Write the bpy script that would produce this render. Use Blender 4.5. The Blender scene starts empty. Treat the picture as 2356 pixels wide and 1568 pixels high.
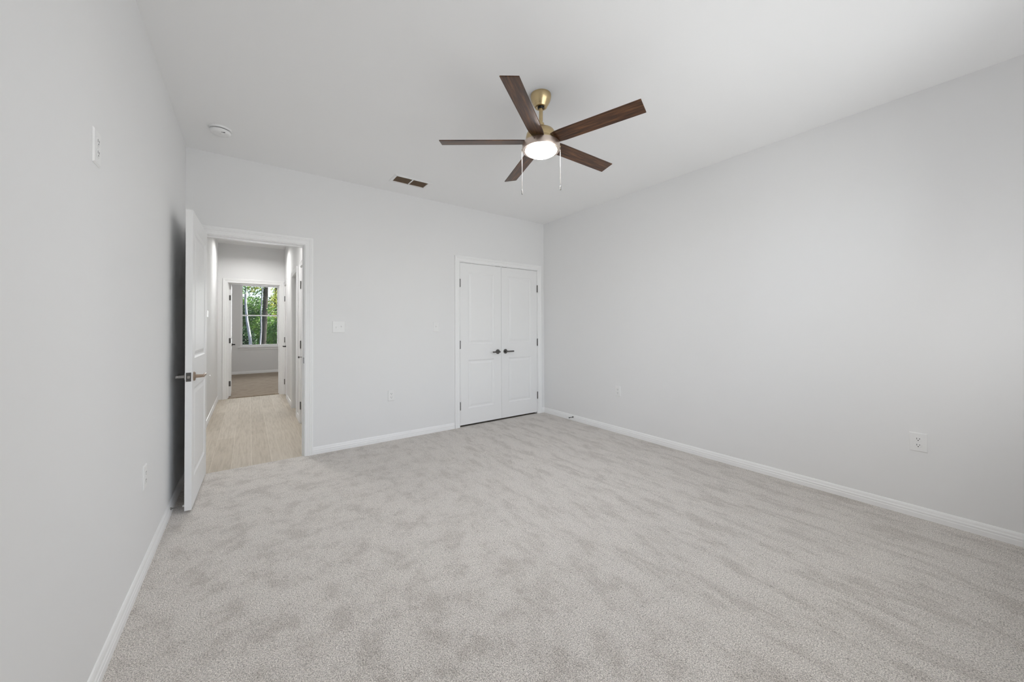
import bpy, bmesh, math, random
from mathutils import Vector, Matrix
PI = math.pi
C = bpy.context.scene.collection
scn = bpy.context.scene

# ------------------------------------------------------------------ camera
YAW, PITCH, ROLL = 0.627722503, 0.0108208178, -0.00393617
CAM = Vector((0.426255032, -4.02767828, 1.22978653))
F_PX, V0 = 835.478901, 744.684296
fw = Vector((math.sin(YAW) * math.cos(PITCH), math.cos(YAW) * math.cos(PITCH), math.sin(PITCH)))
rt = Vector((math.cos(YAW), -math.sin(YAW), 0))
up = rt.cross(fw)
r2 = rt * math.cos(ROLL) + up * math.sin(ROLL)
u2 = -rt * math.sin(ROLL) + up * math.cos(ROLL)
cd = bpy.data.cameras.new('camera')
cam = bpy.data.objects.new('camera', cd); C.objects.link(cam)
cam.matrix_world = Matrix(((r2.x, u2.x, -fw.x, CAM.x), (r2.y, u2.y, -fw.y, CAM.y), (r2.z, u2.z, -fw.z, CAM.z), (0, 0, 0, 1)))
cd.sensor_fit = 'HORIZONTAL'; cd.sensor_width = 36.0
cd.lens = 36.0 * F_PX / 2356.0
cd.shift_y = -(784.0 - V0) / 2356.0
cd.clip_start = 0.02; cd.clip_end = 300
scn.camera = cam

# ------------------------------------------------------------------ view, world, sun, daylight at the windows
vs = scn.view_settings
vs.view_transform = 'Standard'; vs.look = 'None'; vs.gamma = 1.0; vs.use_curve_mapping = False
vs.exposure = -1.17
cy = scn.cycles
cy.use_denoising = True
cy.use_adaptive_sampling = True; cy.adaptive_threshold = 0.06
cy.max_bounces = 8; cy.diffuse_bounces = 6; cy.glossy_bounces = 4; cy.transmission_bounces = 6; cy.transparent_max_bounces = 8
cy.caustics_reflective = False; cy.caustics_refractive = False
cy.sample_clamp_indirect = 6.0

world = bpy.data.worlds.new('sky'); scn.world = world; world.use_nodes = True
wn = world.node_tree; wn.nodes.clear()
w_out = wn.nodes.new('ShaderNodeOutputWorld'); w_bg = wn.nodes.new('ShaderNodeBackground')
w_sky = wn.nodes.new('ShaderNodeTexSky'); w_sky.sky_type = 'NISHITA'; w_sky.sun_disc = False
w_sky.sun_elevation = math.radians(48); w_sky.sun_rotation = math.radians(100); w_sky.air_density = 1.0; w_sky.dust_density = 3.0
wn.links.new(w_sky.outputs[0], w_bg.inputs[0]); wn.links.new(w_bg.outputs[0], w_out.inputs[0])
w_bg.inputs[1].default_value = 1.1

sd = bpy.data.lights.new('sun', 'SUN'); sd.energy = 38.0; sd.angle = math.radians(0.6); sd.color = (1, .95, .86)
so = bpy.data.objects.new('sun', sd); C.objects.link(so)
so.rotation_euler = Vector((0.80, 0.10, 0.80)).to_track_quat('Z', 'Y').to_euler()

def area(name, loc, direction, sx, sy, power, color=(1, 1, 1)):
    l = bpy.data.lights.new(name, 'AREA'); l.shape = 'RECTANGLE'; l.size = sx; l.size_y = sy; l.energy = power; l.color = color
    o = bpy.data.objects.new(name, l); C.objects.link(o); o.location = loc
    o.rotation_euler = Vector(direction).to_track_quat('-Z', 'Z').to_euler()
    return o
RWS = ((2.32, 3.32, 0.80, 2.50), (1.20, 2.20, 0.80, 2.50))          # bedroom windows behind the camera, the second added for ambient light: x0, x1, z0, z1
for RW in RWS:
    area('daylight_bedroom', ((RW[0] + RW[1]) / 2, -4.62, (RW[2] + RW[3]) / 2), (0, 1, .36), RW[1] - RW[0], RW[3] - RW[2], 50, (.975, .988, 1.0))
area('daylight_far_room', (0.69, 8.47, 1.6), (0, -1, 0), 0.9, 1.7, 120, (0.97, 0.985, 1.0))

# ------------------------------------------------------------------ materials
def lin(r, g, b):
    f = lambda c: (c / 255 / 12.92) if c / 255 <= .04045 else ((c / 255 + .055) / 1.055) ** 2.4
    return (f(r), f(g), f(b), 1)
def mat(name, col, rough=.5, metal=0.0, spec=.5):
    m = bpy.data.materials.new(name); m.use_nodes = True
    b = m.node_tree.nodes['Principled BSDF']
    b.inputs['Base Color'].default_value = col if len(col) == 4 else (*col, 1)
    b.inputs['Roughness'].default_value = rough; b.inputs['Metallic'].default_value = metal
    b.inputs['Specular IOR Level'].default_value = spec
    return m
def nodes(m): return m.node_tree.nodes, m.node_tree.links, m.node_tree.nodes['Principled BSDF']
def noise(n, l, scale, detail=2.0, vec=None, rough=.5, dim='3D'):
    t = n.new('ShaderNodeTexNoise'); t.noise_dimensions = dim; t.inputs['Scale'].default_value = scale; t.inputs['Detail'].default_value = detail
    t.inputs['Roughness'].default_value = rough
    if vec is not None: l.new(vec, t.inputs['Vector'])
    return t
def ramp(n, l, fac, stops):
    r = n.new('ShaderNodeValToRGB'); e = r.color_ramp.elements
    e[0].position, e[0].color = stops[0]; e[1].position, e[1].color = stops[-1]
    for p, c in stops[1:-1]:
        k = e.new(p); k.color = c
    l.new(fac, r.inputs[0]); return r
def mixc(n, l, typ, fac, a, b):
    x = n.new('ShaderNodeMix'); x.data_type = 'RGBA'; x.blend_type = typ
    if isinstance(fac, float): x.inputs[0].default_value = fac
    else: l.new(fac, x.inputs[0])
    for i, v in ((6, a), (7, b)):
        if isinstance(v, tuple): x.inputs[i].default_value = v
        else: l.new(v, x.inputs[i])
    return x.outputs[2]
def bump(n, l, b, h, strength, dist):
    k = n.new('ShaderNodeBump'); k.inputs['Strength'].default_value = strength; k.inputs['Distance'].default_value = dist
    l.new(h, k.inputs['Height']); l.new(k.outputs[0], b.inputs['Normal'])

def paint(name, v, rough, tex=0.15):
    return mat(name, v, rough, 0, .35)
M = {}
M['wall'] = paint('grey_wall_paint', (.865, .865, .865), .65)
M['ceiling'] = paint('ceiling_paint', (.955, .955, .955), .75)
M['trim'] = mat('white_trim_paint', (.955, .955, .955), .38)
M['door'] = mat('white_door_paint', (.915, .915, .915), .42)
M['plastic'] = mat('white_plastic', (.89, .89, .885), .35)
M['dark'] = mat('dark_slot', (.012, .012, .012), .6)
M['nickel'] = mat('dark_satin_nickel', (.13, .125, .12), .34, .85)
M['bronze'] = mat('aged_bronze', (.42, .33, .26), .30, 1.0)
M['steel'] = mat('spring_steel', (.34, .33, .32), .35, 1.0)
M['black'] = mat('black_metal', (.02, .02, .02), .4, .4)
M['rubber'] = mat('white_rubber', (.75, .75, .74), .6)
M['void'] = mat('closet_dark', (.05, .05, .05), .9)
M['screen'] = mat('thermostat_screen', (.30, .33, .32), .25)

def carpet(name, c_lo, c_hi, streak):
    m = mat(name, c_hi, .98, 0, .05); n, l, b = nodes(m)
    tc = n.new('ShaderNodeTexCoord'); P = tc.outputs['Object']
    mp = n.new('ShaderNodeMapping'); mp.inputs['Scale'].default_value = (1.0, .28, 1.0); mp.inputs['Rotation'].default_value = (0, 0, math.radians(-14))
    l.new(P, mp.inputs['Vector'])
    st = noise(n, l, 9.5, 4.5, mp.outputs[0], .76, '2D')                      # vacuum streaks in the pile
    pa = noise(n, l, 7.0, 4.5, P, .72, '2D')                                 # footprints / leaning pile
    sx = n.new('ShaderNodeSeparateXYZ'); l.new(P, sx.inputs[0])
    mr = n.new('ShaderNodeMapRange'); mr.inputs[1].default_value = 1.2; mr.inputs[2].default_value = 2.4; mr.inputs[3].default_value = .15; mr.inputs[4].default_value = 1.0
    l.new(sx.outputs[0], mr.inputs[0])
    mx = n.new('ShaderNodeMix'); mx.data_type = 'FLOAT'
    l.new(mr.outputs[0], mx.inputs[0]); l.new(pa.outputs[0], mx.inputs[2]); l.new(st.outputs[0], mx.inputs[3])
    base = ramp(n, l, mx.outputs[0], [(.38, c_lo), (.475, tuple((a * .35 + d * .65) for a, d in zip(c_lo, c_hi))), (.57, c_hi)])
    v = n.new('ShaderNodeTexVoronoi'); v.feature = 'F1'; v.voronoi_dimensions = '2D'; v.inputs['Scale'].default_value = 200; v.inputs['Randomness'].default_value = 1
    dst = noise(n, l, 60, 1, P, .6, '2D')
    add = n.new('ShaderNodeVectorMath'); add.operation = 'MULTIPLY_ADD'; add.inputs[1].default_value = (.02, .02, .02)
    l.new(dst.outputs['Color'], add.inputs[0]); l.new(P, add.inputs[2]); l.new(add.outputs[0], v.inputs['Vector'])
    g2 = noise(n, l, 225, 1.5, P, .8, '2D')
    gr = ramp(n, l, v.outputs['Distance'], [(.05, (1.08, 1.08, 1.08, 1)), (.45, (1.0, 1.0, 1.0, 1)), (.95, (.62, .61, .60, 1))])
    gg = ramp(n, l, g2.outputs[0], [(.30, (.58, .57, .56, 1)), (.50, (1.0, 1.0, 1.0, 1)), (.68, (1.36, 1.36, 1.36, 1))])
    c = mixc(n, l, 'MULTIPLY', 1.0, base.outputs[0], gr.outputs[0])
    c = mixc(n, l, 'MULTIPLY', 1.0, c, gg.outputs[0])
    l.new(c, b.inputs['Base Color'])
    inv = n.new('ShaderNodeMath'); inv.operation = 'MULTIPLY'; inv.inputs[1].default_value = -1
    l.new(v.outputs['Distance'], inv.inputs[0])
    bump(n, l, b, inv.outputs[0], .55, .006)
    b.inputs['Sheen Weight'].default_value = .15; b.inputs['Sheen Roughness'].default_value = .6
    return m
M['carpet'] = carpet('grey_beige_carpet', (.610, .570, .530, 1), (.745, .705, .664, 1), True)
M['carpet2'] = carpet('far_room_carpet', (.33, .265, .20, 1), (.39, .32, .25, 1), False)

def planks():
    m = mat('light_oak_planks', (.5, .45, .38), .68, 0, .22); n, l, b = nodes(m)
    tc = n.new('ShaderNodeTexCoord'); mp = n.new('ShaderNodeMapping'); mp.inputs['Rotation'].default_value = (0, 0, PI / 2)
    l.new(tc.outputs['Object'], mp.inputs['Vector'])
    br = n.new('ShaderNodeTexBrick'); br.offset = .37; br.inputs['Scale'].default_value = 1.0
    br.inputs['Brick Width'].default_value = 1.22; br.inputs['Row Height'].default_value = .152; br.inputs['Mortar Size'].default_value = .0012
    br.inputs['Color1'].default_value = (0, 0, 0, 1); br.inputs['Color2'].default_value = (1, 1, 1, 1); br.inputs['Mortar'].default_value = (.5, .5, .5, 1)
    br.inputs['Bias'].default_value = 0
    l.new(mp.outputs[0], br.inputs['Vector'])
    tone = ramp(n, l, br.outputs[0], [(0, (.48, .425, .352, 1)), (1, (.555, .50, .425, 1))])
    mg = n.new('ShaderNodeMapping'); mg.inputs['Scale'].default_value = (26, 1.6, 1); l.new(tc.outputs['Object'], mg.inputs['Vector'])
    gr = noise(n, l, 2.0, 6, mg.outputs[0], .62)
    grain = ramp(n, l, gr.outputs[0], [(.30, (.80, .78, .76, 1)), (.55, (1, 1, 1, 1)), (.75, (1.08, 1.08, 1.08, 1))])
    c = mixc(n, l, 'MULTIPLY', 1.0, tone.outputs[0], grain.outputs[0])
    c = mixc(n, l, 'MIX', br.outputs['Fac'], c, (.66, .605, .52, 1))
    l.new(c, b.inputs['Base Color'])
    bump(n, l, b, gr.outputs[0], .12, .001)
    return m
M['planks'] = planks()

def walnut():
    m = mat('dark_walnut_blade', (.1, .05, .03), .36, 0, .5); n, l, b = nodes(m)
    tc = n.new('ShaderNodeTexCoord'); mp = n.new('ShaderNodeMapping'); mp.inputs['Scale'].default_value = (3, 42, 10); l.new(tc.outputs['Object'], mp.inputs['Vector'])
    t = noise(n, l, 1.6, 6, mp.outputs[0], .65)
    r = ramp(n, l, t.outputs[0], [(.30, (.018, .008, .005, 1)), (.50, (.075, .032, .015, 1)), (.70, (.20, .088, .034, 1))])
    l.new(r.outputs[0], b.inputs['Base Color'])
    bump(n, l, b, t.outputs[0], .15, .001)
    return m
M['walnut'] = walnut()
def brushed(name, col, rough):
    m = mat(name, col, rough, 1.0); n, l, b = nodes(m)
    tc = n.new('ShaderNodeTexCoord'); mp = n.new('ShaderNodeMapping'); mp.inputs['Scale'].default_value = (6, 6, 500); l.new(tc.outputs['Object'], mp.inputs['Vector'])
    t = noise(n, l, 2, 3, mp.outputs[0])
    mr = n.new('ShaderNodeMapRange'); mr.inputs[3].default_value = rough - .06; mr.inputs[4].default_value = rough + .1
    l.new(t.outputs[0], mr.inputs[0]); l.new(mr.outputs[0], b.inputs['Roughness'])
    return m
M['brass'] = brushed('antique_brass', (.60, .47, .27), .28)
M['pewter'] = brushed('brushed_rose_bronze', (.74, .63, .56), .30)
m = mat('lit_lamp_glass', (.9, .9, .9), .3); M['lamp'] = m
m.node_tree.nodes['Principled BSDF'].inputs['Emission Color'].default_value = (1, .985, .96, 1)
m.node_tree.nodes['Principled BSDF'].inputs['Emission Strength'].default_value = 210
m = mat('lit_downlight_lens', (.9, .9, .9), .3); M['downlight'] = m
m.node_tree.nodes['Principled BSDF'].inputs['Emission Color'].default_value = (1, .99, .97, 1)
m.node_tree.nodes['Principled BSDF'].inputs['Emission Strength'].default_value = 520
m = mat('fill_light_lens', (.9, .9, .9), .3); M['glow'] = m  # glowing lens of the added far room fill light
m.node_tree.nodes['Principled BSDF'].inputs['Emission Color'].default_value = (1, .99, .97, 1)
m.node_tree.nodes['Principled BSDF'].inputs['Emission Strength'].default_value = 115
M['chain'] = mat('pale_bead_chain', (.30, .28, .26), .4, .3)
M['ventslat'] = mat('brown_louver', (.44, .33, .24), .45, .1)
M['ventgap'] = mat('brown_duct', (.13, .09, .065), .8)
def glass():
    m = bpy.data.materials.new('window_glass'); m.use_nodes = True; n = m.node_tree.nodes; l = m.node_tree.links; n.clear()
    o = n.new('ShaderNodeOutputMaterial'); t = n.new('ShaderNodeBsdfTransparent'); g = n.new('ShaderNodeBsdfGlossy'); g.inputs['Roughness'].default_value = .02
    t.inputs[0].default_value = (.95, .96, .96, 1)
    f = n.new('ShaderNodeFresnel'); f.inputs[0].default_value = 1.45; x = n.new('ShaderNodeMixShader')
    l.new(f.outputs[0], x.inputs[0]); l.new(t.outputs[0], x.inputs[1]); l.new(g.outputs[0], x.inputs[2]); l.new(x.outputs[0], o.inputs[0])
    return m
M['glass'] = glass()
def leafmat(name, lo, mid, hi):
    m = mat(name, mid, .45, 0, .5); n, l, b = nodes(m)
    tc = n.new('ShaderNodeTexCoord'); t = noise(n, l, 2.4, 5, tc.outputs['Object'], .7)
    r = ramp(n, l, t.outputs[0], [(.32, lo), (.50, mid), (.66, hi)])
    l.new(r.outputs[0], b.inputs['Base Color'])
    tr = n.new('ShaderNodeBsdfTranslucent'); l.new(r.outputs[0], tr.inputs[0])
    x = n.new('ShaderNodeMixShader'); x.inputs[0].default_value = .4
    l.new(b.outputs[0], x.inputs[1]); l.new(tr.outputs[0], x.inputs[2])
    l.new(x.outputs[0], n['Material Output'].inputs[0])
    return m
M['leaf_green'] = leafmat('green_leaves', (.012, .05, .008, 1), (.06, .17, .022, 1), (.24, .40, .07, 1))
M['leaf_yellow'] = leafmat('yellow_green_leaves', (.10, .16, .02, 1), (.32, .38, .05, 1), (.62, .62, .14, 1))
M['leaf_dark'] = leafmat('shaded_deep_green_leaves', (.004, .016, .006, 1), (.014, .05, .016, 1), (.05, .14, .035, 1))  # deep green, darkened so the undergrowth's shade is in the colour
def bark(name, a, c):
    m = mat(name, a, .85, 0, .2); n, l, b = nodes(m)
    tc = n.new('ShaderNodeTexCoord'); mp = n.new('ShaderNodeMapping'); mp.inputs['Scale'].default_value = (9, 9, 1.6); l.new(tc.outputs['Object'], mp.inputs['Vector'])
    t = noise(n, l, 3, 6, mp.outputs[0], .65); r = ramp(n, l, t.outputs[0], [(.35, a), (.65, c)]); l.new(r.outputs[0], b.inputs['Base Color'])
    bump(n, l, b, t.outputs[0], .5, .02)
    return m
M['bark_pale'] = bark('pale_bark', (.16, .17, .19, 1), (.36, .38, .42, 1))
M['bark_dark'] = bark('grey_brown_bark', (.016, .016, .014, 1), (.066, .063, .053, 1))
M['soil'] = mat('leaf_litter', (.10, .085, .05), .95)

# ------------------------------------------------------------------ mesh helpers
class MB:
    def __init__(s): s.bm = bmesh.new()
    def face(s, pts):
        return s.bm.faces.new([s.bm.verts.new(p) for p in pts])
    def box(s, x0, x1, y0, y1, z0, z1):
        v = [s.bm.verts.new((x, y, z)) for z in (z0, z1) for y in (y0, y1) for x in (x0, x1)]
        for f in ((0, 2, 3, 1), (4, 5, 7, 6), (0, 1, 5, 4), (2, 6, 7, 3), (0, 4, 6, 2), (1, 3, 7, 5)):
            s.bm.faces.new([v[i] for i in f])
        return s
    def loops(s, rings, cap0=True, cap1=True, closed=True):
        R = [[s.bm.verts.new(p) for p in r] for r in rings]
        n = len(R[0])
        for a, b in zip(R, R[1:]):
            for i in range(n if closed else n - 1):
                j = (i + 1) % n
                s.bm.faces.new((a[i], a[j], b[j], b[i]))
        if cap0: s.bm.faces.new(R[0][::-1])
        if cap1: s.bm.faces.new(R[-1])
        return s
    def lathe(s, prof, seg=32, c=(0, 0, 0), axis='z', cap0=True, cap1=True):
        rings = []
        for r, h in prof:
            ring = []
            for i in range(seg):
                a = 2 * PI * i / seg; p = (r * math.cos(a), r * math.sin(a), h)
                if axis == 'y': p = (p[0], p[2], p[1])
                if axis == 'x': p = (p[2], p[0], p[1])
                ring.append((p[0] + c[0], p[1] + c[1], p[2] + c[2]))
            rings.append(ring)
        return s.loops(rings, cap0, cap1)
    def tube(s, pts, rad, seg=10):
        pts = [Vector(p) for p in pts]; rings = []
        rad = rad if isinstance(rad, (list, tuple)) else [rad] * len(pts)
        ref = None
        for i, p in enumerate(pts):
            d = (pts[min(i + 1, len(pts) - 1)] - pts[max(i - 1, 0)]).normalized()
            if ref is None: ref = Vector((0, 0, 1)) if abs(d.z) < .9 else Vector((1, 0, 0))
            a = d.cross(ref).normalized(); b = d.cross(a).normalized()
            rings.append([p + (a * math.cos(2 * PI * k / seg) + b * math.sin(2 * PI * k / seg)) * rad[i] for k in range(seg)])
        return s.loops(rings)
    def sweep(s, prof, p0, p1, n, u, cut0=0.0, cut1=0.0):
        """straight moulding: profile (across, thickness) from p0 to p1; u = across direction, n = out of the wall; cut = mitre slope"""
        p0, p1, n, u = Vector(p0), Vector(p1), Vector(n), Vector(u); d = (p1 - p0).normalized()
        a = [p0 + u * w + n * t + d * (cut0 * w) for w, t in prof]
        b = [p1 + u * w + n * t - d * (cut1 * w) for w, t in prof]
        return s.loops([a, b])
    def bevel(s, w, seg=2, ang=0.6):
        bmesh.ops.remove_doubles(s.bm, verts=s.bm.verts, dist=1e-6)
        bmesh.ops.recalc_face_normals(s.bm, faces=s.bm.faces)
        e = [e for e in s.bm.edges if e.is_manifold and e.calc_face_angle(0) > ang]
        bmesh.ops.bevel(s.bm, geom=e, offset=w, segments=seg, profile=.5, affect='EDGES', clamp_overlap=True)
        return s
    def build(s, name, m, parent=None, smooth=False, origin=None):
        bmesh.ops.recalc_face_normals(s.bm, faces=s.bm.faces)
        if origin is not None: bmesh.ops.translate(s.bm, verts=s.bm.verts, vec=-Vector(origin))
        me = bpy.data.meshes.new(name); s.bm.to_mesh(me); s.bm.free()
        me.materials.append(m)
        if smooth:
            me.shade_smooth()
            try: me.set_sharp_from_angle(angle=math.radians(38))
            except Exception: pass
        o = bpy.data.objects.new(name, me); C.objects.link(o)
        if origin is not None: o.location = origin
        if parent is not None: o.parent = parent
        return o
def tag(o, label=None, cat=None, group=None, kind=None):
    if label: o['label'] = label
    if cat: o['category'] = cat
    if group: o['group'] = group
    if kind: o['kind'] = kind
    return o
def struct(o, label, cat): return tag(o, label, cat, None, 'structure')
def thing(name, label, cat, loc, rotz=0.0, group=None, kind=None):
    o = bpy.data.objects.new(name, None); C.objects.link(o); o.location = loc; o.rotation_euler = (0, 0, rotz); o.empty_display_size = .05
    return tag(o, label, cat, group, kind)
def kids(o): return [c for c in bpy.data.objects if c.parent == o]
def copy_tree(o, parent=None):
    c = o.copy(); C.objects.link(c)
    if parent is not None: c.parent = parent
    for ch in kids(o): copy_tree(ch, c)
    return c

# ------------------------------------------------------------------ room shell
W, H, D = 3.925, 2.745, -4.46
T = .115
HF = -.012                                                           # hall floor, a little lower than the carpet
XL, XR, YE = -.010, .985, 4.15                                       # hall walls and its end wall
FX0, FX1, FY0, FY1 = -.75, 3.0, 4.27, 8.30                           # far room
EJ0, EJ1, EZ = .097, .862, 2.036                                     # entry jamb faces and head
CJ0, CJ1, CZ = 2.549, 3.797, 2.050                                   # closet jamb faces and head
FJ0, FJ1, FZ = .131, .900, 2.050                                     # far doorway
J = .018

b = MB(); b.box(-T, W + T, D - T, .016, -.15, 0); struct(b.build('floor', M['carpet']), 'grey beige cut pile carpet covering the bedroom floor', 'floor')
b = MB(); b.box(XL - T, 3.0, .016, YE + .03, -.15, HF); struct(b.build('floor_hall', M['planks']), 'light oak plank floor of the hall beyond the open door', 'floor')
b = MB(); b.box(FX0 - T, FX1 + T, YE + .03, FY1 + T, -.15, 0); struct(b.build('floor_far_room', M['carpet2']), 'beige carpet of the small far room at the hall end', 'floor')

VX0, VX1, VY0, VY1 = 1.612, 1.948, -.462, -.302                      # hole for the air register
b = MB()
for a in ((-T, W + T, D - T, VY0), (-T, VX0, VY0, VY1), (VX1, W + T, VY0, VY1), (-T, W + T, VY1, T)):
    b.box(*a, H, H + .12)
struct(b.build('ceiling', M['ceiling']), 'smooth pale grey bedroom ceiling carrying the fan', 'ceiling')
b = MB(); b.box(XL - T, 3.0, T, YE, H, H + .12); struct(b.build('ceiling_hall', M['ceiling']), 'hall ceiling seen under the open door head', 'ceiling')
b = MB(); b.box(FX0 - T, FX1 + T, YE, FY1 + T, H, H + .12); struct(b.build('ceiling_far_room', M['ceiling']), 'ceiling of the far room at the hall end', 'ceiling')

b = MB(); b.box(-T, 0, D - T, 0, 0, H); struct(b.build('wall_left', M['wall']), 'plain grey bedroom wall that the open door swings towards', 'wall')
b = MB(); b.box(W, W + T, D - T, T, 0, H); struct(b.build('wall_right', M['wall']), 'long bare grey bedroom wall with two low outlets', 'wall')
b = MB(); z1 = H
b.box(-T, EJ0 - J, 0, T, HF, z1); b.box(EJ0 - J, EJ1 + J, 0, T, EZ + J, z1); b.box(EJ1 + J, CJ0 - J, 0, T, 0, z1)
b.box(CJ0 - J, CJ1 + J, 0, T, CZ + J, z1); b.box(CJ1 + J, W, 0, T, 0, z1)
struct(b.build('wall_back', M['wall']), 'grey bedroom wall holding the open doorway and the closet', 'wall')
b = MB(); xc = 0
for x0, x1, za, zb in sorted(RWS):
    b.box(xc, x0, D - T, D, 0, H); b.box(x0, x1, D - T, D, 0, za); b.box(x0, x1, D - T, D, zb, H); xc = x1
b.box(xc, W, D - T, D, 0, H)
struct(b.build('wall_front', M['wall']), 'grey bedroom wall with two windows, behind the viewpoint', 'wall')

b = MB(); b.box(XL - T, XL, T, YE, HF, H); struct(b.build('wall_hall_left', M['wall']), 'hall wall carrying the small white thermostat', 'wall')
DA0, DA1, DB0, DB1, DC0, DC1, DZ = .735, 1.470, 1.955, 2.590, 3.620, 4.062, 2.036     # openings in the hall wall
b = MB(); y = T
for a0, a1 in ((DA0, DA1), (DB0, DB1), (DC0, DC1)):
    b.box(XR, XR + T, y, a0 - J, HF, H); b.box(XR, XR + T, a0 - J, a1 + J, DZ + J, H); y = a1 + J
b.box(XR, XR + T, y, YE, HF, H)
struct(b.build('wall_hall_right', M['wall']), 'hall wall with two closed doors and a doorway between', 'wall')
b = MB(); b.box(FX0 - T, FJ0 - J, YE, FY0, HF, H); b.box(FJ0 - J, FJ1 + J, YE, FY0, FZ + J, H); b.box(FJ1 + J, FX1 + T, YE, FY0, HF, H)
struct(b.build('wall_hall_end', M['wall']), 'hall end wall around the far doorway', 'wall')
b = MB(); b.box(FX0 - T, FX0, FY0, FY1 + T, 0, H); struct(b.build('wall_far_left', M['wall']), 'side wall of the far room behind its open door', 'wall')
b = MB(); b.box(FX1, FX1 + T, FY0, FY1 + T, 0, H); struct(b.build('wall_far_right', M['wall']), 'other side wall of the far room', 'wall')
WX0, WX1, WZ0, WZ1 = .250, 1.135, .735, 2.455
b = MB(); b.box(FX0, WX0, FY1, FY1 + T, 0, H); b.box(WX1, FX1, FY1, FY1 + T, 0, H); b.box(WX0, WX1, FY1, FY1 + T, 0, WZ0); b.box(WX0, WX1, FY1, FY1 + T, WZ1, H)
struct(b.build('wall_far_window', M['wall']), 'grey wall around the bright window in the far room', 'wall')
b = MB(); b.box(XR + T, W + T, .80, .90, 0, H); struct(b.build('wall_closet_back', M['wall']), 'back wall inside the double door closet', 'wall')
b = MB(); b.box(XR + T, XR + T + .02, T, .80, 0, H); b.box(W, W + T, T, .80, 0, H); struct(b.build('wall_closet_side', M['wall']), 'side walls inside the double door closet', 'wall')
b = MB(); b.box(XR + T, W + T, T, .90, H, H + .12)
struct(b.build('ceiling_closet', M['ceiling']), 'ceiling inside the double door closet', 'ceiling')
b = MB(); b.box(3.0, W + T, .016, .90, -.15, HF); struct(b.build('floor_closet', M['carpet2']), 'floor inside the double door closet', 'floor')
b = MB(); b.box(2.4, 2.4 + T, .90, YE, HF, H); struct(b.build('wall_side_room', M['wall']), 'inner wall of the room beside the hall', 'wall')

# mouldings
BASE = [(0, 0), (0, .0145), (.028, .0145), (.031, .0125), (.037, .0125), (.040, .0140), (.046, .0125), (.049, .0105), (.062, .0085), (.070, .0050), (.072, 0)]
CAS = [(0, 0), (0, .0105), (.003, .0125), (.008, .0125), (.011, .0100), (.015, .0105), (.034, .0140), (.038, .0125), (.042, .0165), (.047, .0165), (.050, .0145), (.054, .0180), (.066, .0180), (.070, .0150), (.070, 0)]
Z = (0, 0, 1)
def base(name, label, runs, z=0.0):
    b = MB()
    for p0, p1, n in runs: b.sweep(BASE, (p0[0], p0[1], z), (p1[0], p1[1], z), n, Z)
    return struct(b.build(name, M['trim']), label, 'baseboard')
base('baseboard_left', 'white baseboard along the wall that the open door swings towards', [((0, D), (0, 0), (1, 0, 0))])
base('baseboard_right', 'white baseboard along the long bare wall', [((W, 0), (W, D), (-1, 0, 0))])
base('baseboard_back', 'white baseboard between the open doorway and the closet', [((EJ1 + .077, 0), (CJ0 - .0755, 0), (0, -1, 0)), ((CJ1 + .0755, 0), (W, 0), (0, -1, 0))])
base('baseboard_front', 'white baseboard under the windows behind the viewpoint', [((0, D), (W, D), (0, 1, 0))])
base('baseboard_hall_left', 'white baseboard in the hall under the thermostat', [((XL, T), (XL, YE), (1, 0, 0))], HF)
base('baseboard_hall_right', 'white baseboard pieces between the doors along the hall', [((XR, T), (XR, DA0 - .076), (-1, 0, 0)), ((XR, DA1 + .076), (XR, DB0 - .076), (-1, 0, 0)), ((XR, DB1 + .076), (XR, DC0 - .076), (-1, 0, 0))], HF)
base('baseboard_far', 'white baseboard under the window in the far room', [((FX0, FY1), (FX1, FY1), (0, -1, 0))])

def frame_trim(b, a0, a1, z0, zt, P, n, wall_t, wl=.070, wr=.070):
    """casing round an opening plus jamb and stop. P(a, d, z): a along the wall, d depth into the wall"""
    e = .006
    u = Vector(P(1, 0, 0)) - Vector(P(0, 0, 0)); n = Vector(n)
    for s, x, wd in ((-1, a0 - e, wl), (1, a1 + e, wr)):
        pr = [(w * wd / .070, t) for w, t in CAS]
        b.sweep(pr, P(x, 0, z0), P(x, 0, zt + e), n, u * s, 0, -.070 / wd)
    b.sweep(CAS, P(a0 - e, 0, zt + e), P(a1 + e, 0, zt + e), n, Z, -wl / .070, -wr / .070)
def pbox(b, P, a0, a1, d0, d1, z0, z1):
    p, q = P(a0, d0, z0), P(a1, d1, z1)
    b.box(min(p[0], q[0]), max(p[0], q[0]), min(p[1], q[1]), max(p[1], q[1]), z0, z1)
def jamb(b, a0, a1, z0, zt, P, t, stop=.037):
    pbox(b, P, a0 - J, a0, -.001, t + .001, z0, zt + J); pbox(b, P, a1, a1 + J, -.001, t + .001, z0, zt + J); pbox(b, P, a0, a1, -.001, t + .001, zt, zt + J)
    if stop is not None:
        pbox(b, P, a0, a0 + .011, stop, stop + .035, z0, zt); pbox(b, P, a1 - .011, a1, stop, stop + .035, z0, zt); pbox(b, P, a0 + .011, a1 - .011, stop, stop + .035, zt - .011, zt)
PB = lambda a, d, z: (a, d, z)                                       # bedroom back wall, room side
PH = lambda a, d, z: (XR + d, a, z)                                  # hall right wall, hall side
PE = lambda a, d, z: (a, YE + d, z)                                  # hall end wall, hall side
PF = lambda a, d, z: (a, FY0 - d, z)                                 # hall end wall, far room side
PO = lambda a, d, z: (a, T - d, z)                                   # bedroom back wall, hall side

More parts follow.
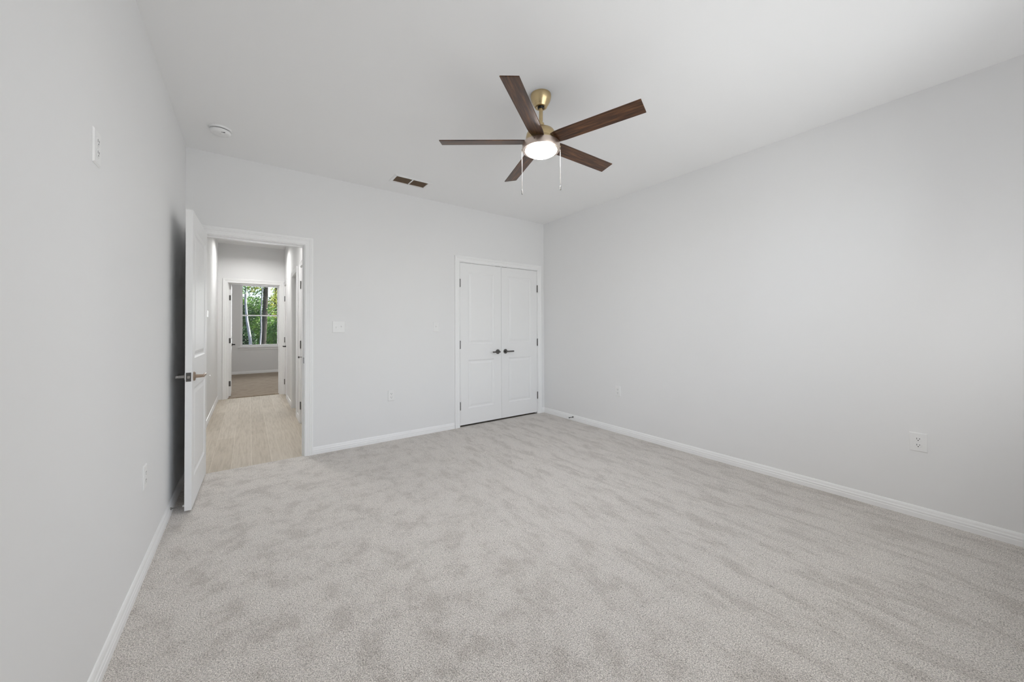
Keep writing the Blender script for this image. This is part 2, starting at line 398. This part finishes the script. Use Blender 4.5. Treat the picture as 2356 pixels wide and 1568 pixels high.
t1 = thing('trim_1', 'white stepped casing and jamb around the open bedroom doorway', 'door frame', (.48, 0, 0), kind='structure')
def under(o, par):
    o.parent = par; o.matrix_parent_inverse = Matrix.Translation(-Vector(par.location)) if par.rotation_euler.z == 0 else (Matrix.Translation(par.location) @ par.rotation_euler.to_matrix().to_4x4()).inverted()
    return o
b = MB(); frame_trim(b, EJ0, EJ1, 0, EZ, PB, (0, -1, 0), T); under(b.build('casing', M['trim']), t1)
b = MB(); jamb(b, EJ0, EJ1, HF, EZ, PB, T); under(b.build('jamb', M['trim']), t1)
b = MB(); b.box(EJ1 - .0022, EJ1 + .0005, -.0015, .030, .893, .950); b.bevel(.0008, 1); sp = under(b.build('strike_plate', M['nickel']), t1)
sp['label'] = 'dark metal strike plate'
t2 = thing('trim_2', 'white stepped casing around the double closet doors', 'door frame', (3.17, 0, 0), kind='structure')
b = MB(); frame_trim(b, CJ0, CJ1, 0, CZ, PB, (0, -1, 0), T, .066, .064); under(b.build('casing', M['trim']), t2)
b = MB(); jamb(b, CJ0, CJ1, 0, CZ, PB, T, .040); under(b.build('jamb', M['trim']), t2)
t3 = thing('trim_3', 'white casing around the far doorway at the hall end', 'door frame', (.5, YE, 0), kind='structure')
b = MB(); frame_trim(b, FJ0, FJ1, HF, FZ, PE, (0, -1, 0), FY0 - YE); frame_trim(b, FJ0, FJ1, 0, FZ, PF, (0, 1, 0), FY0 - YE); under(b.build('casing', M['trim']), t3)
b = MB(); jamb(b, FJ0, FJ1, HF, FZ, PF, FY0 - YE); under(b.build('jamb', M['trim']), t3)
for nme, a0, a1, lab in (('trim_4', DA0, DA1, 'white casing around the nearest closed door in the hall'), ('trim_5', DB0, DB1, 'white casing around the dim doorway midway along the hall'), ('trim_6', DC0, DC1, 'white casing around the narrow door at the far end of the hall')):
    t = thing(nme, lab, 'door frame', (XR, (a0 + a1) / 2, 0), kind='structure')
    b = MB(); frame_trim(b, a0, a1, HF, DZ, PH, (-1, 0, 0), T, .070, .070); under(b.build('casing', M['trim']), t)
    b = MB(); jamb(b, a0, a1, HF, DZ, PH, T, .040 if nme != 'trim_5' else .06); under(b.build('jamb', M['trim']), t)

# ------------------------------------------------------------------ panel doors
def slab(wd, ht, th, mx=.116, mid=(.821, 1.022), lo=.205, topm=.116):
    """two panel moulded door; x 0..wd, face at y=0 (and y=th), z 0..ht"""
    b = MB(); xs = [0, mx, wd - mx, wd]; zs = [0, lo, mid[0], mid[1], ht - topm, ht]
    steps = [(0, 0), (.004, .0035), (.013, .0075), (.024, .0080), (.030, .0060), (.048, .0015)]
    for side in (0, 1):
        f = (lambda d: d) if side == 0 else (lambda d: th - d)
        for i in range(3):
            for k in range(5):
                if i == 1 and k in (1, 3):
                    x0, x1, z0, z1 = xs[1], xs[2], zs[k], zs[k + 1]
                    b.loops([[(x0 + o, f(d), z0 + o), (x1 - o, f(d), z0 + o), (x1 - o, f(d), z1 - o), (x0 + o, f(d), z1 - o)] for o, d in steps], cap0=False)
                else:
                    b.face([(xs[i], f(0), zs[k]), (xs[i + 1], f(0), zs[k]), (xs[i + 1], f(0), zs[k + 1]), (xs[i], f(0), zs[k + 1])])
    for i in range(3):
        for z in (0, ht): b.face([(xs[i], 0, z), (xs[i + 1], 0, z), (xs[i + 1], th, z), (xs[i], th, z)])
    for k in range(5):
        for x in (0, wd): b.face([(x, 0, zs[k]), (x, 0, zs[k + 1]), (x, th, zs[k + 1]), (x, th, zs[k])])
    bmesh.ops.remove_doubles(b.bm, verts=b.bm.verts, dist=1e-5)
    return b
def lever(par, x, z, y, out, dirx, metal, ln=.108):
    """rose + neck + flat lever on a door face; out = -1/+1 along y"""
    h = MB(); h.lathe([(.031, 0), (.031, out * .006), (.027, out * .010), (.0125, out * .0105), (.0105, out * .046)], 28, (x, y, z), 'y')
    o = h.build('handle', metal, par, True)
    g = MB(); ya, yb = sorted((y + out * .044, y + out * .058)); x0, x1 = sorted((x - dirx * .010, x + dirx * ln))
    g.box(x0, x1, ya, yb, z - .0095, z + .0095); g.bevel(.004, 3); g.build('lever', metal, o, True)
    return o
def hinges(par, x, y, zs, r=.0065, hh=.095, plate=None):
    for z in zs:
        h = MB(); h.lathe([(r * .6, z - hh / 2 - .004), (r, z - hh / 2), (r, z + hh / 2), (r * .6, z + hh / 2 + .004)], 14, (x, y, 0))
        if plate: h.box(*plate, z - hh / 2, z + hh / 2)
        h.build('hinge', M['nickel'], par, True)

# open bedroom door: local x from hinge to free edge, face y=0 turns to the near wall
d1 = thing('door_1', 'white two panel bedroom door standing open against the near wall', 'door', (EJ0, -.006, .016), 0, kind='structure')
PIV = .762
b = slab(PIV, 2.022, .036, .105, (.810, 1.012), .195)
b.build('panel', M['door'], d1).location = (.003, .006, 0)
hk = lever(d1, PIV + .003 - .065, .905 - .016, .006, -1, -1, M['steel'])
hk['label'] = 'satin silver lever on the wall side'
hk2 = lever(d1, PIV + .003 - .065, .905 - .016, .042, 1, -1, M['bronze'])
hk2['label'] = 'warm bronze lever on the doorway side'
b = MB(); b.box(PIV + .0025, PIV + .0046, .0105, .0375, .861, .921); b.bevel(.0009, 1); lp = b.build('latch_plate', M['nickel'], d1)
b = MB(); b.box(PIV + .004, PIV + .016, .018, .032, .882, .900); b.bevel(.003, 2); b.build('latch', M['chain'], lp)
hinges(d1, -.001, 0, (1.80, 1.00, .22))
d1.rotation_euler = (0, 0, math.radians(-91.5))

# closet doors
cw = (CJ1 - CJ0 - .009) / 2
d2 = thing('door_2', 'white closet door hinged on the side nearer the open doorway', 'door', (CJ0 + .003, .001, .022), kind='structure')
b = slab(cw, 2.024, .035, .114, (.803, 1.003), .200, .116); b.build('panel', M['door'], d2)
lever(d2, cw - .058, .892, 0, -1, -1, M['nickel']); hinges(d2, -.002, -.006, (1.768, 1.000, .240))
b = MB(); b.box(cw - .085, cw - .012, -.002, .012, 2.0245, 2.0275); b.build('ball_catch', M['black'], d2)
d3 = thing('door_3', 'white closet door hinged beside the room corner', 'door', (CJ1 - .003 - cw, .001, .022), kind='structure')
b = slab(cw, 2.024, .035, .114, (.803, 1.003), .200, .116); b.build('panel', M['door'], d3)
lever(d3, .062, .892, 0, -1, 1, M['nickel']); hinges(d3, cw + .002, -.006, (1.768, 1.000, .240))
b = MB(); b.box(.012, .085, -.002, .012, 2.0245, 2.0275); b.build('ball_catch', M['black'], d3)

# far room door, open into the far room (hinged on its own jamb)
d4 = thing('door_4', 'white door open into the far room at the hall end', 'door', (FJ0 + .001, FY0 + .004, .018), kind='structure')
b = slab(.762, 2.026, .036, .105, (.810, 1.012), .195); b.build('panel', M['door'], d4).location = (.003, -.040, 0)
lever(d4, .70, .905, -.040, -1, -1, M['black']); lever(d4, .70, .905, -.004, 1, -1, M['black'])
hinges(d4, 0, .002, (1.775, 1.000, .225), .0065, .092, (.0005, .0035, -.036, -.003))
d4.rotation_euler = (0, 0, math.radians(91.0))
# hall doors: local x along the hall away from the room
d5 = thing('door_5', 'white closed door nearest the bedroom along the hall', 'door', (XR + .002, DA0 + .003, HF + .018), PI / 2, kind='structure')
b = slab(DA1 - DA0 - .006, 2.02, .035, .105); o = b.build('panel', M['door'], d5); o.location = (0, -.035, 0)
hinges(d5, DA1 - DA0 - .004, .007, (1.800, 1.015, .215))
b = MB(); b.lathe([(.004, 0), (.004, .025), (.013, .027), (.013, .040), (.009, .043)], 16, (DA1 - DA0 - .075, .0, .855), 'y'); b.build('knob', M['nickel'], d5, True)
d6 = thing('door_6', 'narrow white closed door at the far end of the hall', 'door', (XR + .002, DC0 + .003, HF + .018), PI / 2, kind='structure')
b = slab(DC1 - DC0 - .006, 2.02, .035, .095); o = b.build('panel', M['door'], d6); o.location = (0, -.035, 0)
hinges(d6, DC1 - DC0 - .004, .007, (1.790, 1.015, .225))
lever(d6, .065, .905, 0, 1, 1, M['black'])

# ------------------------------------------------------------------ windows
w1 = thing('window_1', 'bright single hung window looking onto green trees', 'window', ((WX0 + WX1) / 2, FY1, WZ0), kind='structure')
def window(par, x0, x1, z0, z1, y, out, sill):
    """y = inner wall face; out = +1 / -1 outward"""
    def bx(b, a0, a1, d0, d1, c0, c1):
        ya, yb = sorted((y + out * d0, y + out * d1)); b.box(a0, a1, ya, yb, c0, c1)
    b = MB(); f = .030
    bx(b, x0, x0 + f, .065, .11, z0, z1); bx(b, x1 - f, x1, .065, .11, z0, z1); bx(b, x0 + f, x1 - f, .065, .11, z1 - f, z1); bx(b, x0 + f, x1 - f, .065, .11, z0, z0 + f)
    under(b.build('frame', M['trim']), par)
    zm = z0 + (z1 - z0) * .505; g = .028
    for nm, za, zb, d in (('upper_sash', zm - .016, z1 - f, .090), ('lower_sash', z0 + f, zm + .016, .069)):
        b = MB(); xa, xb = x0 + f, x1 - f; q = .012
        bx(b, xa, xa + q, d, d + .02, za, zb); bx(b, xb - q, xb, d, d + .02, za, zb)
        bx(b, xa + q, xb - q, d, d + .02, za, za + g); bx(b, xa + q, xb - q, d, d + .02, zb - (g if nm == 'lower_sash' else q), zb)
        s = under(b.build(nm, M['trim']), par)
        b = MB(); bx(b, xa + q, xb - q, d + .008, d + .012, za + q, zb - q); p = b.build('pane', M['glass']); p.parent = s; p.matrix_parent_inverse = Matrix.Identity(4)
    if sill:
        b = MB(); bx(b, x0 - .045, x1 + .045, -.030, .0, z0 - .022, z0); bx(b, x0, x1, 0, .065, z0 - .001, z0 + .004); b.bevel(.003, 2); under(b.build('sill', M['trim']), par)
        b = MB(); bx(b, x0 - .030, x1 + .030, -.012, 0, z0 - .075, z0 - .022); b.bevel(.002, 1); under(b.build('apron', M['trim']), par)
        b = MB(); k = .012
        bx(b, x0, x0 + k, 0, .065, z0, z1); bx(b, x1 - k, x1, 0, .065, z0, z1); bx(b, x0 + k, x1 - k, 0, .065, z1 - k, z1); under(b.build('reveal', M['trim']), par)
window(w1, WX0, WX1, WZ0, WZ1, FY1, 1, True)
for nme, RW, lab in (('window_2', RWS[0], 'bedroom window behind the viewpoint beside the long bare wall'), ('window_3', RWS[1], 'unseen bedroom window nearer the room middle, added for ambient light')):
    w2 = thing(nme, lab, 'window', ((RW[0] + RW[1]) / 2, D, RW[2]), kind='structure')
    window(w2, *RW, D, -1, True)

# ------------------------------------------------------------------ ceiling fan
FCX, FCY = 1.965, -2.237
fan = thing('ceiling_fan', 'brass ceiling fan with five dark wood blades and a lit round lamp', 'ceiling fan', (FCX, FCY, H))
b = MB(); b.lathe([(.066, 0), (.0675, -.008), (.067, -.018), (.061, -.040), (.047, -.066), (.042, -.074), (.039, -.080), (.031, -.082), (.022, -.078)], 40, cap1=True); b.build('canopy', M['brass'], fan, True)
b = MB(); b.lathe([(.0205, -.070), (.0205, -.083), (.017, -.089)], 24); b.build('hanger_ball', M['black'], fan, True)
b = MB(); b.lathe([(.0125, -.085), (.0125, -.200)], 20); b.build('downrod', M['brass'], fan, True)
b = MB(); b.lathe([(.020, -.186), (.021, -.190), (.021, -.206), (.026, -.212), (.040, -.218), (.062, -.226), (.084, -.240), (.094, -.258), (.098, -.276), (.098, -.296), (.104, -.301), (.106, -.310), (.106, -.322)], 48); b.build('motor_housing', M['brass'], fan, True)
for k in range(5):
    a = math.radians(72 * k); pit = .229; hw = .051; th = .006
    g = MB()
    prof = [(.085, .040), (.12, .048), (.16, .051), (.655, .052)]
    top = []
    for r, w in prof: top.append((r, w))
    outline = [(r, w) for r, w in prof] + [(r, -w) for r, w in reversed(prof)]
    g.loops([[(r, w, -th / 2) for r, w in outline], [(r, w, th / 2) for r, w in outline]])
    g.bevel(.002, 2)
    bl = g.build('blade', M['walnut'], fan)
    bl.location = (0, 0, 2.438 - H); bl.rotation_euler = Matrix.Rotation(a, 3, 'Z').to_euler()
    bl.rotation_euler = (Matrix.Rotation(a, 3, 'Z') @ Matrix.Rotation(-pit, 3, 'X')).to_euler()
    h = MB(); h.box(.075, .150, -.022, .022, .0035, .0085); h.bevel(.002, 1); h.build('blade_bracket', M['brass'], bl)
b = MB(); b.lathe([(.100, -.3185), (.121, -.3215), (.1225, -.326), (.1225, -.3565), (.120, -.3635), (.103, -.3655), (.100, -.3575)], 56); lk = b.build('light_ring', M['pewter'], fan, True)
b = MB(); b.lathe([(.0028, -.001), (.0028, .003)], 10, (0, 0, 0), 'y'); o = b.build('screw', M['black'], lk, True)
vd = Vector((CAM.x - FCX, CAM.y - FCY, 0)).normalized(); va = math.atan2(vd.y, vd.x) - math.radians(20)
o.location = (.1225 * math.cos(va), .1225 * math.sin(va), -.338); o.rotation_euler = (0, 0, va + PI / 2)
b = MB(); b.lathe([(.101, -.3595), (.101, -.3655), (.095, -.3745), (.080, -.3835), (.050, -.3915), (.020, -.3950), (.004, -.3955)], 48); sh = b.build('lamp_shade', M['lamp'], fan, True)
sh['label'] = 'glowing white glass lamp shade'
ld = bpy.data.lights.new('fan_lamp', 'AREA'); ld.shape = 'DISK'; ld.size = .17; ld.energy = 6; ld.color = (1, .985, .96)
lo = bpy.data.objects.new('fan_lamp', ld); C.objects.link(lo); lo.location = (FCX, FCY, H - .3975)
for sgn, zt, zb in ((1, -.3615, -.6445), (-1, -.3495, -.6255)):
    px, py = vd.y * -sgn * .1245, vd.x * sgn * .1245
    px, py = -vd.y * -sgn * .1245, vd.x * -sgn * .1245
    c = MB()
    n = int((zt - zb - .03) / .0055)
    for i in range(n):
        zc = zt - i * .0055
        c.lathe([(.0006, zc - .0027), (.0018, zc - .0018), (.0018, zc + .0018), (.0006, zc + .0027)], 6, (px, py, 0))
    ch = c.build('pull_chain', M['chain'], fan, True)
    k = MB(); k.lathe([(.0012, zb + .030), (.0035, zb + .026), (.0035, zb + .006), (.0045, zb + .003), (.003, zb)], 12, (px, py, 0)); k.build('chain_pull', M['nickel'], ch, True)
    k = MB(); k.tube([(px * .965, py * .965, zt + .012), (px, py, zt + .010), (px, py, zt + .001)], .003, 8); k.build('chain_outlet', M['brass'], ch, True)

# ------------------------------------------------------------------ ceiling: register and smoke detector
vt = thing('air_register', 'small white ceiling air register with brown louvres', 'vent', ((VX0 + VX1) / 2, (VY0 + VY1) / 2, H))
vw, vh = (VX1 - VX0) / 2, (VY1 - VY0) / 2
b = MB(); o_, i_ = .026, .004
outer = [(-vw - o_, -vh - o_), (vw + o_, -vh - o_), (vw + o_, vh + o_), (-vw - o_, vh + o_)]
rings = []
for dx, z in ((0, 0), (.003, -.004), (.018, -.0075), (.0275, -.0075), (.030, -.004), (.030, .006)):
    rings.append([(x - math.copysign(dx, x), y - math.copysign(dx, y), z) for x, y in outer])
b.loops(rings, cap0=False, cap1=False); b.build('frame', M['plastic'], vt)
b = MB(); b.box(-.006, .006, -vh + .004, vh - .004, -.006, .002); b.build('divider', M['plastic'], vt)
for s in (-1, 1):
    g = MB(); xa, xb = sorted((s * .006, s * (vw - .004)))
    for i in range(8):
        yc = -vh + .012 + i * (2 * vh - .024) / 7
        g.loops([[(xa, yc - .008, -.003), (xa, yc - .0068, -.004), (xa, yc + .008, .011), (xa, yc + .0068, .012)], [(xb, yc - .008, -.003), (xb, yc - .0068, -.004), (xb, yc + .008, .011), (xb, yc + .0068, .012)]])
    g.build('louvre', M['ventslat'], vt)
b = MB(); e = .0005
b.box(-vw, vw, -vh, vh, .10, .11); b.box(-vw, -vw + e, -vh, vh, .013, .10); b.box(vw - e, vw, -vh, vh, .013, .10); b.box(-vw, vw, -vh, -vh + e, .013, .10); b.box(-vw, vw, vh - e, vh, .013, .10)
b.build('duct', M['ventgap'], vt)
sm = thing('smoke_detector', 'round white smoke detector on the ceiling near the corner', 'smoke detector', (.250, -.520, H))
b = MB(); b.lathe([(.070, 0), (.070, -.008), (.067, -.013), (.060, -.014)], 44); b.build('base', M['plastic'], sm, True)
b = MB(); b.lathe([(.0585, -.012), (.0585, -.019)], 40); b.build('sensor_gap', M['dark'], sm, True)
b = MB(); b.lathe([(.0585, -.0185), (.0635, -.019), (.064, -.024), (.060, -.036), (.052, -.042), (.020, -.044), (.004, -.044)], 44); b.build('cover', M['plastic'], sm, True)
b = MB(); b.lathe([(.012, -.043), (.012, -.046), (.009, -.047)], 20, (.008, -.010, 0)); b.build('test_button', M['plastic'], sm, True)
b = MB(); b.box(.006, .030, -.0500, -.0470, -.0435, -.0395); b.build('slot', M['dark'], sm)

# ------------------------------------------------------------------ wall plates (local: x along wall, z up, -y out of the wall)
def plate(par, w, h, t=.0055):
    b = MB(); e = .0045
    b.loops([[(-w / 2, 0, -h / 2), (w / 2, 0, -h / 2), (w / 2, 0, h / 2), (-w / 2, 0, h / 2)], [(-w / 2, -t * .35, -h / 2), (w / 2, -t * .35, -h / 2), (w / 2, -t * .35, h / 2), (-w / 2, -t * .35, h / 2)],
             [(-w / 2 + e, -t, -h / 2 + e), (w / 2 - e, -t, -h / 2 + e), (w / 2 - e, -t, h / 2 - e), (-w / 2 + e, -t, h / 2 - e)]])
    return b.build('plate', M['plastic'], par)
def screw(par, x, z, t=.0055):
    b = MB(); b.lathe([(.0032, -t + .0005), (.0032, -t - .0008), (.002, -t - .0014)], 12, (x, 0, z), 'y'); return b.build('screw', M['plastic'], par, True)
def outlet(loc, rz, label, group=None, w=.072, h=.118, proto=[]):
    if proto and proto[0][1] == (w, h):
        o = copy_tree(proto[0][0]); o.location = loc; o.rotation_euler = (0, 0, rz); o['label'] = label
        if group: o['group'] = group
        return o
    o = thing('wall_outlet', label, 'outlet', loc, rz, group)
    t = .0055; plate(o, w, h); screw(o, 0, 0)
    for s in (1, -1):
        zc = s * .0195
        b = MB(); pts = []
        for i in range(32):
            a = 2 * PI * i / 32; pts.append((.0172 * math.cos(a), max(-.0138, min(.0138, .0172 * math.sin(a)))))
        b.loops([[(x, -t + .001, zc + z) for x, z in pts], [(x, -t - .0012, zc + z) for x, z in pts], [(x * .95, -t - .0020, zc + z * .95) for x, z in pts]])
        r = b.build('receptacle', M['plastic'], o)
        for q in ((-.0064, .0034, .0024, .0095), (.0064, .0034, .0024, .0080)):
            k = MB(); k.box(q[0] - q[2] / 2, q[0] + q[2] / 2, -t - .0023, -t - .0015, zc + q[1] - q[3] / 2, zc + q[1] + q[3] / 2); k.build('slot', M['dark'], r)
        k = MB(); k.lathe([(.0027, -t - .0015), (.0027, -t - .0023)], 14, (0, 0, zc - .0075), 'y'); k.build('slot', M['dark'], r, True)
    proto.append((o, (w, h)))
    return o
outlet((1.702, 0, .490), 0, 'white wall outlet low between the open doorway and the closet', 'low wall outlets')
outlet((W, -1.312, .486), -PI / 2, 'small white outlet on the long bare wall near the closet corner', 'low wall outlets')
outlet((W, -3.663, .483), -PI / 2, 'white outlet on the long bare wall nearest the viewpoint', 'low wall outlets', .080, .120)
outlet((0, -1.432, .482), PI / 2, 'white outlet low on the wall by the open door', 'low wall outlets')
outlet((0, -2.190, 1.853), PI / 2, 'white outlet set high on the wall by the open door', None)
outlet((XL, 2.57, .527), PI / 2, 'white outlet low on the hall wall past the open door', 'low wall outlets')
def switch(name, loc, rz, label, n, w, h=.118):
    o = thing(name, label, 'light switch', loc, rz); t = .0055; plate(o, w, h)
    for i in range(n):
        xc = (i - (n - 1) / 2) * .046
        for z in (.030, -.030): screw(o, xc, z)
        b = MB(); b.box(xc - .0050, xc + .0050, -t - .0012, -t + .001, -.0120, .0120); c = b.build('toggle_slot', M['plastic'], o)
        b = MB(); sg = 1 if i == n - 1 else -1
        b.loops([[(xc - .0042, -t - .001, -.006), (xc + .0042, -t - .001, -.006), (xc + .0042, -t - .001, .006), (xc - .0042, -t - .001, .006)],
                 [(xc - .0034, -t - .013, sg * .010 - .0035), (xc + .0034, -t - .013, sg * .010 - .0035), (xc + .0034, -t - .013, sg * .010 + .0035), (xc - .0034, -t - .013, sg * .010 + .0035)]])
        b.build('toggle', M['plastic'], c)
    return o
switch('light_switch', (1.170, 0, 1.247), 0, 'white two gang light switch beside the open doorway', 2, .118)
switch('light_switch', (2.228, 0, 1.245), 0, 'white single light switch beside the closet', 1, .072)
th = thing('thermostat', 'small white thermostat on the hall wall past the open door', 'thermostat', (XL, 1.88, 1.42), PI / 2)
b = MB(); b.box(-.055, .055, -.024, 0, -.042, .042); b.bevel(.004, 2); b.build('body', M['plastic'], th)
b = MB(); b.box(-.034, .020, -.0248, -.0235, -.014, .026); b.build('display', M['screen'], th)

# ------------------------------------------------------------------ spring door stops on the baseboards (local x out of the wall)
def door_stop(loc, rz, label, ln, tip, metal):
    o = thing('door_stop', label, 'door stop', loc, rz)
    b = MB(); b.lathe([(.009, 0), (.009, .003), (.005, .007)], 16, (0, 0, 0), 'x'); b.build('base', metal, o, True)
    pts = []; n = int(ln / .0045) * 8
    b = MB()
    for i in range(n + 1):
        a = 2 * PI * i / 8; pts.append((.006 + (ln - .012) * i / n, .0032 * math.cos(a), .0032 * math.sin(a)))
    b.tube(pts, .0011, 5); b.build('spring', metal, o, True)
    b = MB(); b.lathe([(.0055, ln - .008), (.0065, ln - .004), (.0065, ln + .004), (.004, ln + .006)], 14, (0, 0, 0), 'x'); b.build('tip', tip, o, True)
    return o
door_stop((.0135, -.752, .046), 0, 'spring door stop on the baseboard behind the open door', .067, M['rubber'], M['steel'])
door_stop((W - .0135, -.593, .046), PI, 'dark spring door stop on the baseboard near the closet', .070, M['black'], M['black'])

# ------------------------------------------------------------------ hall downlights (out of sight above the door head; they light the hall)
for yy, lab in ((3.32, 'round downlight in the hall ceiling by the far doorway'), (1.05, 'round downlight in the hall ceiling just past the open doorway')):
    dl = thing('downlight', lab, 'ceiling light', (.49, yy, H), 0, 'hall downlights')
    b = MB(); b.lathe([(.105, 0), (.105, -.040), (.098, -.043), (.092, -.040), (.088, -.006)], 36, cap1=False); b.build('trim_ring', M['plastic'], dl, True)
    b = MB(); b.lathe([(.088, -.002), (.088, -.006), (.004, -.006)], 32); b.build('lens', M['downlight'], dl, True)
cl = thing('added_fill_light', 'round fill light added out of sight on the far room ceiling', 'ceiling light', (1.2, 6.6, H))  # unseen fixture, added to brighten the window wall and frame
b = MB(); b.lathe([(.15, 0), (.15, -.020), (.140, -.024)], 36); b.build('base', M['plastic'], cl, True)
b = MB(); b.lathe([(.138, -.022), (.135, -.040), (.110, -.060), (.060, -.074), (.005, -.078)], 36); b.build('lens', M['glow'], cl, True)

# ------------------------------------------------------------------ outdoors beyond the far window
b = MB(); b.box(-40, 40, FY1 + T, 60, -.6, -.45); struct(b.build('ground', M['soil']), 'shaded leafy ground outside the far window', 'ground')
rnd = random.Random(5)
def leaves(blobs, n, size):
    verts, faces = [], []
    tot = sum(r[3] * r[4] * r[5] for r in blobs)
    for cx, cy_, cz, rx, ry, rz in blobs:
        for _ in range(max(8, int(n * rx * ry * rz / tot))):
            while True:
                p = Vector((rnd.uniform(-1, 1), rnd.uniform(-1, 1), rnd.uniform(-1, 1)))
                if p.length < 1: break
            p = Vector((cx + p.x * rx, cy_ + p.y * ry, cz + p.z * rz))
            q = Vector((rnd.gauss(0, 1), rnd.gauss(0, 1), rnd.gauss(0, 1))).normalized(); t = q.orthogonal().normalized(); u = q.cross(t)
            s = size * rnd.uniform(.6, 1.4); i = len(verts)
            verts += [p - t * s, p + u * s * .45 + q * s * .15, p + t * s, p - u * s * .45 + q * s * .15]
            faces += [(i, i + 1, i + 2), (i, i + 2, i + 3)]
    return verts, faces
def tree(name, label, cat, base_, path, rad, barkm, leafm, blobs, n, size, group):
    o = thing(name, label, cat, base_, 0, group)
    b = MB(); b.tube(path, rad, 10); b.build('trunk' if cat == 'tree' else 'stem', barkm, o, True)
    v, f = leaves(blobs, n, size); me = bpy.data.meshes.new('foliage'); me.from_pydata(v, [], f); me.materials.append(leafm)
    fo = bpy.data.objects.new('foliage', me); C.objects.link(fo); fo.parent = o
G = -.45
tg = 'trees outside the far window'
tree('tree', 'slim pale tree leaning outside the far window', 'tree', (.43, 13.0, G), [(.10, 0, 0), (.08, 0, .6), (.05, 0, 1.3), (-.05, 0, 2.0), (-.10, .05, 2.7), (-.08, .05, 3.6), (-.12, .05, 5.2)], [.070, .065, .055, .045, .04, .035, .02], M['bark_pale'], M['leaf_green'],
     [(-.5, 0, 3.3, .55, .5, .45), (-.5, 0, 4.6, .9, .6, .9)], 3200, .045, tg)
tree('tree', 'thin pale tree in the middle of the far window view', 'tree', (.86, 14.6, G), [(-.06, 0, 0), (-.04, 0, .9), (0, 0, 1.6), (-.01, 0, 2.4), (.04, 0, 3.4), (.02, 0, 5.5)], [.042, .034, .030, .028, .026, .02], M['bark_pale'], M['leaf_yellow'],
     [(.1, 0, 4.8, 1.2, .6, 1.0), (.62, 0, 3.25, .30, .4, .5), (-.3, 0, 3.5, .35, .4, .3)], 4200, .045, tg)
tree('tree', 'broad dark trunk just behind the thin pale tree', 'tree', (1.05, 17.0, G), [(-.10, 0, 0), (-.04, 0, 1.2), (.02, 0, 2.6), (.05, 0, 4.2), (0, 0, 7)], [.145, .12, .105, .095, .07], M['bark_dark'], M['leaf_green'],
     [(.2, 0, 5.6, 2.0, .8, 1.6), (-.35, 0, 3.5, .45, .6, .40), (.3, 0, 2.6, .3, .4, .25)], 6500, .055, tg)
tree('tree', 'dark forked tree near the top corner of the far window', 'tree', (1.62, 19.0, G), [(0, 0, 0), (.02, 0, 2.0), (-.04, 0, 3.2), (.05, 0, 4.4), (.0, 0, 7)], [.10, .09, .08, .07, .05], M['bark_dark'], M['leaf_yellow'],
     [(.15, 0, 2.9, .50, .7, .85), (.5, 0, 6.2, 1.2, .8, 1.2)], 6500, .05, tg)
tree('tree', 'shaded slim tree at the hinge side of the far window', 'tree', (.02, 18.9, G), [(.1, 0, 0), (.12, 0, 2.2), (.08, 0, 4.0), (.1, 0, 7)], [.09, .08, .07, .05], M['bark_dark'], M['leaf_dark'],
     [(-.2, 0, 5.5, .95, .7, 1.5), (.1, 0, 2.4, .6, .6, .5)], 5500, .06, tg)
sg_ = 'undergrowth outside the far window'
tree('shrub', 'bright green bush filling the lower corner of the far window', 'shrub', (1.48, 13.0, G), [(0, 0, 0), (.02, 0, .9), (0, 0, 1.8)], [.03, .025, .01], M['bark_dark'], M['leaf_green'],
     [(0, 0, 1.25, .50, .5, .75), (.12, 0, 2.0, .36, .4, .35)], 6000, .040, sg_)
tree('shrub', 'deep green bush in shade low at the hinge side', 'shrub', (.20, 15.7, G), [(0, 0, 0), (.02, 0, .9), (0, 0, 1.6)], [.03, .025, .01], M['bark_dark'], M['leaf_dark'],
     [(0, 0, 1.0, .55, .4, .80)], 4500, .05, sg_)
tree('shrub', 'tall leafy bush behind the pale trunks', 'shrub', (.70, 21.0, G), [(0, 0, 0), (.02, 0, 1.2), (0, 0, 2.6)], [.04, .03, .01], M['bark_dark'], M['leaf_green'],
     [(0, 0, 1.3, 1.6, .8, 1.3), (-.2, .1, 2.9, 1.0, .6, .6)], 11000, .06, sg_)
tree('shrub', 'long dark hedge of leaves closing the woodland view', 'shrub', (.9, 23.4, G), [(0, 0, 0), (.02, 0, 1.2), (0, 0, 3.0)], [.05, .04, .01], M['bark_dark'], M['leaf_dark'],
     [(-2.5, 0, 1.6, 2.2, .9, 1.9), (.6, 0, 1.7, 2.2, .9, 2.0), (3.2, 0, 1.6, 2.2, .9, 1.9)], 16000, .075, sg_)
